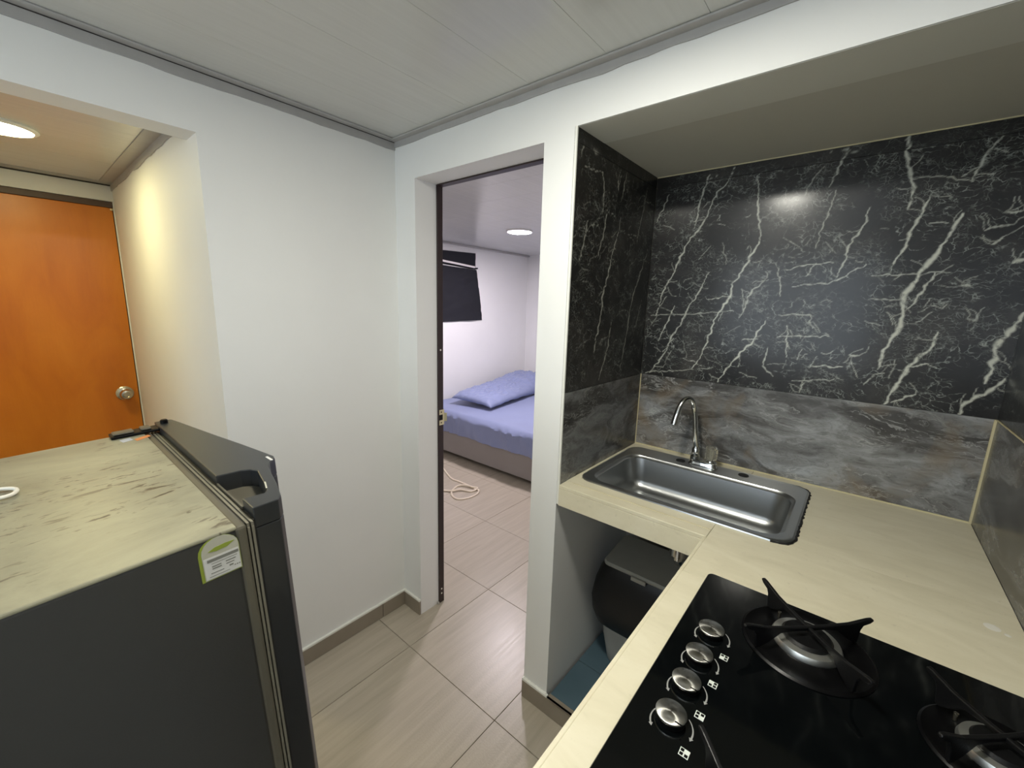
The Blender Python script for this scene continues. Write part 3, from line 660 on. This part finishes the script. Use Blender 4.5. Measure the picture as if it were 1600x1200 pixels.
# ------------------------------------------------------------------ hob
HX0, HX1, HY0, HY1 = 1.380, 1.872, -.778, -.167; ZH = ZC+.006
hb = thing('gas_hob', 'black glass gas hob with four steel knobs on the counter', 'hob', ((HX0+HX1)/2, (HY0+HY1)/2, ZC))
MB().loft([rrect(HX0, HX1, HY0, HY1, .012, ZC+.0003), rrect(HX0, HX1, HY0, HY1, .012, ZH-.0012), rrect(HX0+.0012, HX1-.0012, HY0+.0012, HY1-.0012, .011, ZH)]).build('glass_plate', 'glass_black', hb)
B(1.405, 1.85, -.74, -.205, ZC-.065, ZC+.0002).build('burner_box', 'iron', hb)
def arc(cx, cy, r, a0, a1, w, n=14):
    m = MB(); vs = []; fs = []
    for i in range(n+1):
        a = math.radians(a0+(a1-a0)*i/n); ww = w*(.5+.5*i/n)
        for k in (-1, 1): vs.append((cx+(r+k*ww/2)*math.cos(a), cy+(r+k*ww/2)*math.sin(a), ZH+.0004))
    fs = [(2*i, 2*i+1, 2*i+3, 2*i+2) for i in range(n)]
    a = math.radians(a1); t = Vector((-math.sin(a), math.cos(a), 0))*(1 if a1 > a0 else -1); e = Vector((math.cos(a), math.sin(a), 0)); c = Vector((cx, cy, ZH+.0004))+e*r
    vs += [c+e*w*1.3, c-e*w*1.3, c+t*w*2.2]; k = 2*n+2; fs.append((k, k+1, k+2))
    return m.add(vs, fs)
for k in range(4):
    kx, ky = (float(q) for q in bp(*((1112, 980), (1093, 1018), (1073, 1060), (1049, 1111))[k], 'z', ZH+.012)[:2])
    kb = MB().lathe([(.0200, 0), (.0195, .006), (.0190, .0092), (.001, .0092)], (kx, ky, ZH), n=40).build('knob', 'burner_black', hb, smooth=True)
    kb.data.transform(Matrix.Translation(Vector((-(kx-hb.location[0]), -(ky-hb.location[1]), 0)))); kb.location = (kx-hb.location[0], ky-hb.location[1], 0)
    OFF[kb.name] = Vector((kx, ky, ZC))
    tp = MB().lathe([(.0206, .0080), (.0212, .0094), (.0210, .0110), (.0203, .0115), (.001, .0115)], (kx, ky, ZH), n=48).build('steel_top', 'knob', kb, smooth=True)
    B(kx+.009, kx+.019, ky-.0125, ky-.0105, ZH+.0110, ZH+.0118).build('pointer', 'burner_black', kb)
    arc(kx+.004, ky-.010, .0275, 150, 212, .0024).build('arrow_print', 'print', hb)
    arc(kx+.003, ky-.008, .0290, 52, -6, .0024).build('arrow_print', 'print', hb)
    ix, iy = 1.4655, -.398-.0672*k; m = MB(); s = .0062
    m.box(ix-s, ix+s, iy-s, iy+s, ZH+.0001, ZH+.0004)
    ic = m.build('burner_symbol', 'print_white', hb)
    for q, (a, b) in enumerate(((-1, -1), (-1, 1), (1, -1), (1, 1))):
        if q == k: continue
        B(ix+a*.003-.0021, ix+a*.003+.0021, iy+b*.003-.0021, iy+b*.003+.0021, ZH+.0003, ZH+.0007).build('symbol_cell', 'burner_black', ic)
def burner(cx, cy, s=1.0):
    c = (cx, cy, ZH)
    b = MB().lathe([(.098*s, 0), (.098*s, .0015), (.094*s, .004), (.089*s, .003), (.082*s, .0018), (.062*s, .003), (.056*s, .006), (.001, .006)], c, n=56).build('burner_bowl', 'burner_black', hb, smooth=True)
    MB().lathe([(.051*s, .005), (.052*s, .010), (.049*s, .0165), (.037*s, .018), (.033*s, .014)], c, n=48, caps=False).build('burner_ring', 'alu', b, smooth=True)
    MB().lathe([(.0365*s, .0165), (.0375*s, .021), (.034*s, .0245), (.001, .0255)], c, n=40).build('burner_cap', 'iron', b, smooth=True)
    MB().lathe([(.003, .004), (.003, .015), (.001, .016)], (cx-.046*s, cy+.046*s, ZH), n=10).build('spark_plug', 'satin', b, smooth=True)
def pan_support(cx, cy, s, label):
    t = thing('pan_support', label, 'pan support', (cx, cy, ZH+.002), 'pan supports on the hob')
    for k, ang in enumerate((45, 135)):
        prof = [(0, .040), (.030, .0405), (.075, .043), (.108, .050), (.117, .0505), (.119, .047), (.113, .042), (.101, .038), (.097, .030), (.094, .006), (.086, .006), (.070, .016), (.052, .031), (.030, .0335), (0, .0335)]
        full = [(-r*s, h) for r, h in prof[::-1]][:-1]+[(r*s, h) for r, h in prof][1:] if False else [(r*s, h) for r, h in prof]+[(-r*s, h) for r, h in prof[::-1]][1:-1]
        a = math.radians(ang); vs = []; n = len(full); th = .0032
        for sd in (-1, 1):
            for r, h in full: vs.append((cx+r*math.cos(a)-sd*th*math.sin(a), cy+r*math.sin(a)+sd*th*math.cos(a), ZH+h-(.0004 if k else 0)))
        fs = [tuple(range(n)), tuple(range(2*n-1, n-1, -1))]+[(i, (i+1) % n, n+(i+1) % n, n+i) for i in range(n)]
        m = MB().add(vs, fs); m.build('cross_bar', 'iron', t, bevel=.0014)
for cx, cy, s, lab in ((1.567, -.276, 1.0, 'black iron cross pan support on the burner nearest sink and knobs'), (1.783, -.333, .82, 'black iron cross pan support on the far burner beside the right wall'),
                       (1.562, -.675, 1.0, 'black iron cross pan support on the near burner beside the lowest knob'), (1.783, -.640, .82, 'black iron cross pan support at the near right corner of the hob')):
    burner(cx, cy, s*.97 if s < 1 else 1.0); pan_support(cx, cy, s, lab)

# ------------------------------------------------------------------ refrigerator
FX0, FX1, FB = .404, .985, -1.50; TILT = math.radians(2.7); FT = 1.19-.0255; FYB = -.931
fr = thing('refrigerator', 'charcoal single-door refrigerator with a dusty top and energy sticker', 'refrigerator', ((FX0+FX1)/2, FYB, 0))
B(FX0, FX1, FB, FYB-.012, .03, FT-.004).build('body', 'fridge', fr, bevel=.004)
B(FX0-.0006, FX1+.0006, FB, FYB-.012, FT-.0055, FT).build('top_panel', 'fridge_top', fr, bevel=.002)
B(FX0+.003, FX1-.001, FYB-.014, FYB, .03, FT-.003).build('front_flange', 'flange', fr, bevel=.004)
B(FX0+.012, FX1-.012, FYB-.001, -.918, .05, FT-.006).build('gasket_core', 'dark_gap', fr)
for k, y in enumerate((FYB+.0015, FYB+.0065)):
    m = MB().box(FX0+.006, FX1-.006, y, y+.003, FT-.011, FT-.005).box(FX1-.011, FX1-.005, y, y+.003, .05, FT-.011).box(FX0+.005, FX0+.011, y, y+.003, .05, FT-.011)
    m.build('gasket_rib', 'gasket', fr)
front = [(.972, -.886), (.962, -.878), (.915, -.866), (.868, -.856), (.842, -.850), (.826, -.842), (.812, -.829), (.799, -.826), (.762, -.831), (.68, -.843), (.60, -.856), (.50, -.871), (.43, -.8815), (.392, -.888), (.388, -.892)]
back_l, back_r = (.388, -.918), (.972, -.918)
ZD2 = FT+.010
dpoly = front+[back_l, back_r]
door = MB().prism(dpoly, 'z', .05, ZD2-.030).build('door', 'fridge_door', fr, bevel=.002)
notch = [(.818, -.918), (.824, -.886), (.832, -.874), (.845, -.8685), (.90, -.8785), (.928, -.8845), (.936, -.890), (.932, -.918)]
cpoly = front+[back_l]+notch+[back_r]
MB().prism(cpoly, 'z', ZD2-.030, ZD2).build('door_cap', 'fridge_door', door, bevel=.0015)
B(.819, .932, -.9195, -.917, ZD2-.03, ZD2-.012).build('grip_rim', 'flange', door)
MB().prism(notch, 'z', ZD2-.0300, ZD2-.0285).build('grip_floor_sheen', 'flange', door)  # paler plate, puts the reflection on the pocket floor into its colour
B(.795, .818, -.838, -.834, ZD2-.0005, ZD2+.0006).build('scuff_mark', 'sticker_pale', door)
MB().prism([(.900, -.8755), (.9245, -.882), (.9235, -.884), (.899, -.8775)], 'z', ZD2, ZD2+.0005).build('scuff_mark', 'sticker', door)
# hinge
hg = MB().box(.398, .436, -.995, -.905, FT, FT+.006).build('hinge', 'burner_black', fr, bevel=.002)
MB().box(.404, .430, -.991, -.958, FT+.006, FT+.010).box(.404, .430, -.947, -.930, FT+.006, FT+.011).build('hinge_cover', 'flange', hg, bevel=.003)
MB().lathe([(.007, .004), (.007, .016), (.005, .018)], (.412, -.905, FT), n=14).build('hinge_pin', 'burner_black', hg)
# brand-like colour sticker on top
st = MB().prism([(.448, -.985), (.470, -.982), (.464, -.966), (.443, -.968)], 'z', FT, FT+.0004).build('colour_sticker', 'bluewhite', fr)
MB().prism([(.462, -.964), (.478, -.962), (.462, -.938), (.448, -.940)], 'z', FT, FT+.0004).build('sticker_flame', 'orange', st)
# energy sticker on the side facing the counter: local frame y (right) / z
es = fr
ya, yb, za, zb_ = -.987, -.943, FT-.059, FT-.003
def archpoly(y0, y1, z0, z1, n=10):
    r = (y1-y0)/2; c = (y0+y1)/2; zc_ = z1-r*.9
    return [(y0, z0), (y1, z0)]+[(c+r*math.cos(math.pi*i/n), zc_+r*.9*math.sin(math.pi*i/n)) for i in range(n+1)]
e0 = MB().prism(archpoly(ya, yb, za, zb_), 'x', FX1, FX1+.0004).build('energy_sticker', 'green', fr)
MB().prism(archpoly(ya+.0035, yb-.0006, za+.001, zb_-.0008), 'x', FX1+.0003, FX1+.0007).build('sticker_face', 'sticker', e0)
B(FX1+.0006, FX1+.0009, ya+.0045, yb-.0015, za+.002, za+.031).build('sticker_panel', 'sticker_pale', e0)
MB().prism([(ya+.010, za+.0385), (ya+.019, za+.0365), (ya+.031, za+.0375), (ya+.040, za+.0425), (ya+.030, za+.0432), (ya+.018, za+.0422)], 'x', FX1+.0006, FX1+.0009).build('swoosh_print', 'green', e0)
pr = MB()
for (a, b, c_, d) in ((.008, .042, .0245, .0285), (.012, .022, .0170, .0185), (.012, .022, .0140, .0155), (.010, .024, .0085, .0095), (.027, .038, .0175, .0190), (.027, .036, .0140, .0152), (.030, .0345, .0095, .0115), (.0355, .037, .0075, .0090), (.0380, .0395, .0075, .0090), (.0405, .042, .0075, .0090), (.008, .030, .0045, .0052), (.012, .040, .0215, .0222)):
    pr.box(FX1+.0008, FX1+.0011, ya+a, ya+b, za+c_, za+d)
pr.build('small_print', 'grey_print', e0)
for x in (FX0+.04, FX1-.04):
    for y in (FB+.05, FYB-.05): MB().lathe([(.018, 0), (.018, .01), (.012, .012), (.012, .032)], (x, y, -.0235 if y > -1.2 else .002), n=16).build('foot', 'burner_black', fr)
fr.location = ((FX0+FX1)/2, FYB+FT*math.sin(TILT), .0255); fr.rotation_euler.x = TILT   # leans back on raised front feet
# white cable end lying on the refrigerator
cp = [Vector((p.x, p.y, 1.1905+(p.y-FYB)*math.tan(TILT)+.0029)) for p in spline([(x, y, 0) for x, y in ((.52, -1.26), (.575, -1.19), (.60, -1.145), (.620, -1.124), (.640, -1.124), (.648, -1.134), (.640, -1.152), (.618, -1.17), (.60, -1.20), (.62, -1.26))], 8)]
tag(MB().tube(cp, .0028, 10).build('cable', 'white', smooth=True), 'white cable looped on the dusty top of the refrigerator', 'cable')
cp = cp[:]

# ------------------------------------------------------------------ waste bin
bn = thing('waste_bin', 'black and pale grey waste bin with grey lid under the counter', 'bin', (1.075, .34, ZB))
MB().loft([rrect(.950, 1.200, .290, .415, .03, ZB), rrect(.945, 1.205, .284, .42, .035, ZB+.01), rrect(.930, 1.222, .262, .435, .04, .20), rrect(.925, 1.226, .256, .44, .04, .285)]).build('base', 'bin_pale', bn, smooth=True)
MB().loft([rrect(.930, 1.222, .238, .440, .06, .262), rrect(.905, 1.242, .214, .462, .07, .285), rrect(.889, 1.257, .201, .476, .08, .325), rrect(.885, 1.262, .197, .480, .08, .375), rrect(.894, 1.253, .202, .476, .08, .44), rrect(.912, 1.236, .212, .467, .075, .50), rrect(.932, 1.218, .225, .452, .065, .540), rrect(.950, 1.200, .240, .436, .05, .553)]).build('hood', 'bin_black', bn, smooth=True)
ld = MB().loft([rrect(.943, 1.212, .214, .405, .022, .538), rrect(.941, 1.214, .212, .407, .024, .545), rrect(.946, 1.209, .217, .402, .022, .551)])
for i, p in enumerate(ld.v): ld.v[i] = (p[0], p[1], p[2]+(p[1]-.21)*.13)
l_ = ld.build('lid', 'bin_grey', bn, smooth=True)
B(1.058, 1.112, .204, .2125, .528, .543).build('latch_tab', 'bin_grey', l_, bevel=.002)

# ------------------------------------------------------------------ bedroom: bed, mattress, pillow, curtain, cable
bd = thing('bed_base', 'grey upholstered bed base in the bedroom', 'bed', (-.8, 2.3, 0))
B(BX+.03, .16, 1.50, 3.10, .045, .255).build('box', 'bedgrey', bd, bevel=.012)
B(BX+.03, .16, 1.496, 1.506, .246, .2552).build('piping', 'bedgrey', bd, bevel=.004)
for x in (-1.65, -.8, .05):
    for y in (1.62, 2.98): MB().lathe([(.025, 0), (.028, .05)], (x, y, 0), n=16).build('foot', 'burner_black', bd)
# mattress with draped wrinkled sheet
def mattress():
    x0, x1, y0, y1, z0, z1, r = BX+.035, TB, 1.492, 3.10, .256, .462, .055
    vs = []; fs = []; nx = 110
    prof = [(y0+.004, z0), (y0+.001, z0+.05), (y0, z0+.10)]
    for k in range(9): a = math.radians(180-90*k/8); prof.append((y0+r+r*math.cos(a), z1-r+r*math.sin(a)))
    for k in range(1, 30): prof.append((y0+r+(y1-y0-2*r)*k/30, z1))
    for k in range(9): a = math.radians(90-90*k/8); prof.append((y1-r+r*math.cos(a), z1-r+r*math.sin(a)))
    prof += [(y1, z0+.10), (y1-.002, z0)]; n = len(prof)
    for i in range(nx+1):
        x = x0+(x1-x0)*i/nx
        for j, (y, z) in enumerate(prof):
            f = max(0, 1-(z-z0)/(z1-z0-.03)); s_ = x*13-(z1-z)*9
            s_ = x*6.5-(z1-z)*7+1.5*mnoise.noise(Vector((x*2, 0, 5)))
            dy = 0
            if y < y0+r: dy = -.024*min(1, (z1-z)/.05)*((1-abs(mnoise.noise(Vector((s_, z*2.5, 0)))))**7+.5*(1-abs(mnoise.noise(Vector((s_*2.1+4, z*4, 4)))))**9)
            dz = .005*mnoise.noise(Vector((x*4, y*4, 1))) if z > z1-.01 else 0
            vs.append((x, y+dy, z+dz))
    for i in range(nx):
        for j in range(n-1): fs.append((i*n+j, (i+1)*n+j, (i+1)*n+j+1, i*n+j+1))
        fs.append((i*n+n-1, (i+1)*n+n-1, (i+1)*n, i*n))
    fs += [tuple(range(n)), tuple(nx*n+j for j in range(n-1, -1, -1))]
    return MB().add(vs, fs)
tag(mattress().build('mattress', 'sheet', smooth=True), 'mattress under a creased blue fitted sheet on the grey bed base', 'mattress')
def pillow():
    nx, ny = 44, 90; c = Vector((-1.405, 2.42, .4675)); hx_, hy_ = .245, .70; vs = []; fs = []
    for sd in (1, -1):
        for i in range(nx+1):
            for j in range(ny+1):
                u = -1+2*i/nx; v = -1+2*j/ny
                e = (max(0, 1-abs(u)**3.2)*max(0, 1-abs(v)**5))**.5
                px = c.x+u*hx_*(1-.05*(1-abs(v))) + .018*mnoise.noise(Vector((v*2.5, u, 2))); py = c.y+v*hy_*(1-.03*(1-abs(u)))
                th = e*(.092+.030*math.sin(v*2.4-.4)+.02*(v > .2)*max(0, v-.2)*1.6)
                wr = .016*mnoise.noise(Vector((u*3+v*2, v*7, sd)))+.020*(1-abs(mnoise.noise(Vector((u*4+v*3, v*9-u*3, sd+3)))))**5-.01
                z = c.z+.050+sd*(th*(1.15 if sd > 0 else .72))+wr*e+.018*max(0, -u)*(1-abs(v)) - .025*(abs(u)**4)*(abs(v)**4)
                # lean: back edge rests higher against the wall
                z += .035*(-u+1)*.5
                ca, sa = math.cos(.14), math.sin(.14); px, py = c.x+(px-c.x)*ca-(py-c.y)*sa, c.y+(px-c.x)*sa+(py-c.y)*ca
                vs.append((px, py, max(z, c.z+.002 if sd < 0 else c.z+.004)))
    k = (nx+1)*(ny+1); I = lambda s, i, j: s*k+i*(ny+1)+j
    for i in range(nx):
        for j in range(ny):
            fs.append((I(0, i, j), I(0, i+1, j), I(0, i+1, j+1), I(0, i, j+1))); fs.append((I(1, i, j), I(1, i, j+1), I(1, i+1, j+1), I(1, i+1, j)))
    m = MB().add(vs, fs); o = m.build('pillow', 'sheet', smooth=True)
    bm = bmesh.new(); bm.from_mesh(o.data); bmesh.ops.remove_doubles(bm, verts=bm.verts, dist=.0012)
    bmesh.ops.holes_fill(bm, edges=[e for e in bm.edges if e.is_boundary]); bmesh.ops.recalc_face_normals(bm, faces=bm.faces); bm.to_mesh(o.data); bm.free()
    for p in o.data.polygons: p.use_smooth = True
    return o
tag(pillow(), 'long crumpled blue pillow at the head of the bed', 'pillow')
# blackout cloth on the bedroom wall
cu = thing('curtain', 'black cloth curtain with a white rod on the bedroom wall', 'curtain', (BX+.02, 1.9, 1.28))
def sheetgrid(quad, n, m_, amp, seed, thick=.006):
    vs = []; fs = []
    for s in (0, 1):
        for i in range(n+1):
            for j in range(m_+1):
                u, v = i/n, j/m_
                p = Vector(quad[0]).lerp(Vector(quad[1]), u).lerp(Vector(quad[3]).lerp(Vector(quad[2]), u), v)
                d = amp*(mnoise.noise(Vector((u*3+v*2, v*3, seed)))+.5*abs(mnoise.noise(Vector((u*7+v*5, v*4, seed+2)))))
                vs.append((p.x+abs(d)+s*thick, p.y, p.z))
    k = (n+1)*(m_+1); I = lambda s, i, j: s*k+i*(m_+1)+j
    for i in range(n):
        for j in range(m_):
            fs.append((I(1, i, j), I(1, i+1, j), I(1, i+1, j+1), I(1, i, j+1))); fs.append((I(0, i, j), I(0, i, j+1), I(0, i+1, j+1), I(0, i+1, j)))
    for i in range(n): fs += [(I(0, i, 0), I(0, i+1, 0), I(1, i+1, 0), I(1, i, 0)), (I(0, i, m_), I(1, i, m_), I(1, i+1, m_), I(0, i+1, m_))]
    for j in range(m_): fs += [(I(0, 0, j), I(1, 0, j), I(1, 0, j+1), I(0, 0, j+1)), (I(0, n, j), I(0, n, j+1), I(1, n, j+1), I(1, n, j))]
    return MB().add(vs, fs)
xw = BX+.004
def onw(u, v): p = bp(u, v, 'x', xw); return (xw, p[1], p[2])
a_, b_, c_, d_2 = onw(690, 388), onw(742.5, 396), onw(742, 421), onw(690, 409)
sheetgrid([(xw, 1.35, a_[2]-.03), b_, c_, (xw, 1.35, d_2[2])], 20, 6, .006, 1).build('valance', 'blackcloth', cu, smooth=True)
c2, c3, c4 = onw(744, 422), onw(752.5, 500), onw(690, 503)
sheetgrid([(xw, 1.35, d_2[2]-.02), c2, c3, (xw, 1.35, c4[2]-.01)], 30, 30, .022, 6).build('drape', 'blackcloth', cu, smooth=True)
r0, r1 = onw(690, 408), onw(739, 418)
MB().tube([(xw+.045, 1.40, r0[2]+.03), (xw+.045, r0[1]-.01, r0[2]), (xw+.045, r1[1]-.02, r1[2])], .011, 12).build('rod', 'rod', cu, smooth=True)
MB().tube([(xw, r1[1]+.02, r1[2]-.01), (xw+.05, r1[1]+.02, r1[2]-.01)], .008, 10).build('rod_hook', 'burner_black', cu)
# cable on the bedroom floor
def fl_(u, v, h=.005): p = bp(u, v, 'z', h); return (p[0], p[1], h)
pts = [fl_(688, 725), fl_(697, 738), fl_(706, 748), fl_(716, 752), fl_(730, 758), fl_(742, 764), fl_(748, 766, .012), fl_(745, 772), fl_(732, 778), fl_(716, 780), fl_(707, 775), fl_(706, 768), fl_(714, 760), fl_(726, 758, .014), fl_(738, 761, .014), fl_(746, 763, .012), fl_(736, 768), fl_(720, 765, .012), fl_(706, 767, .012), fl_(690, 766)]
tag(MB().tube(spline(pts, 8), .0075, 9).build('extension_cable', 'cable', smooth=True), 'cream extension cable coiled on the bedroom floor', 'cable')
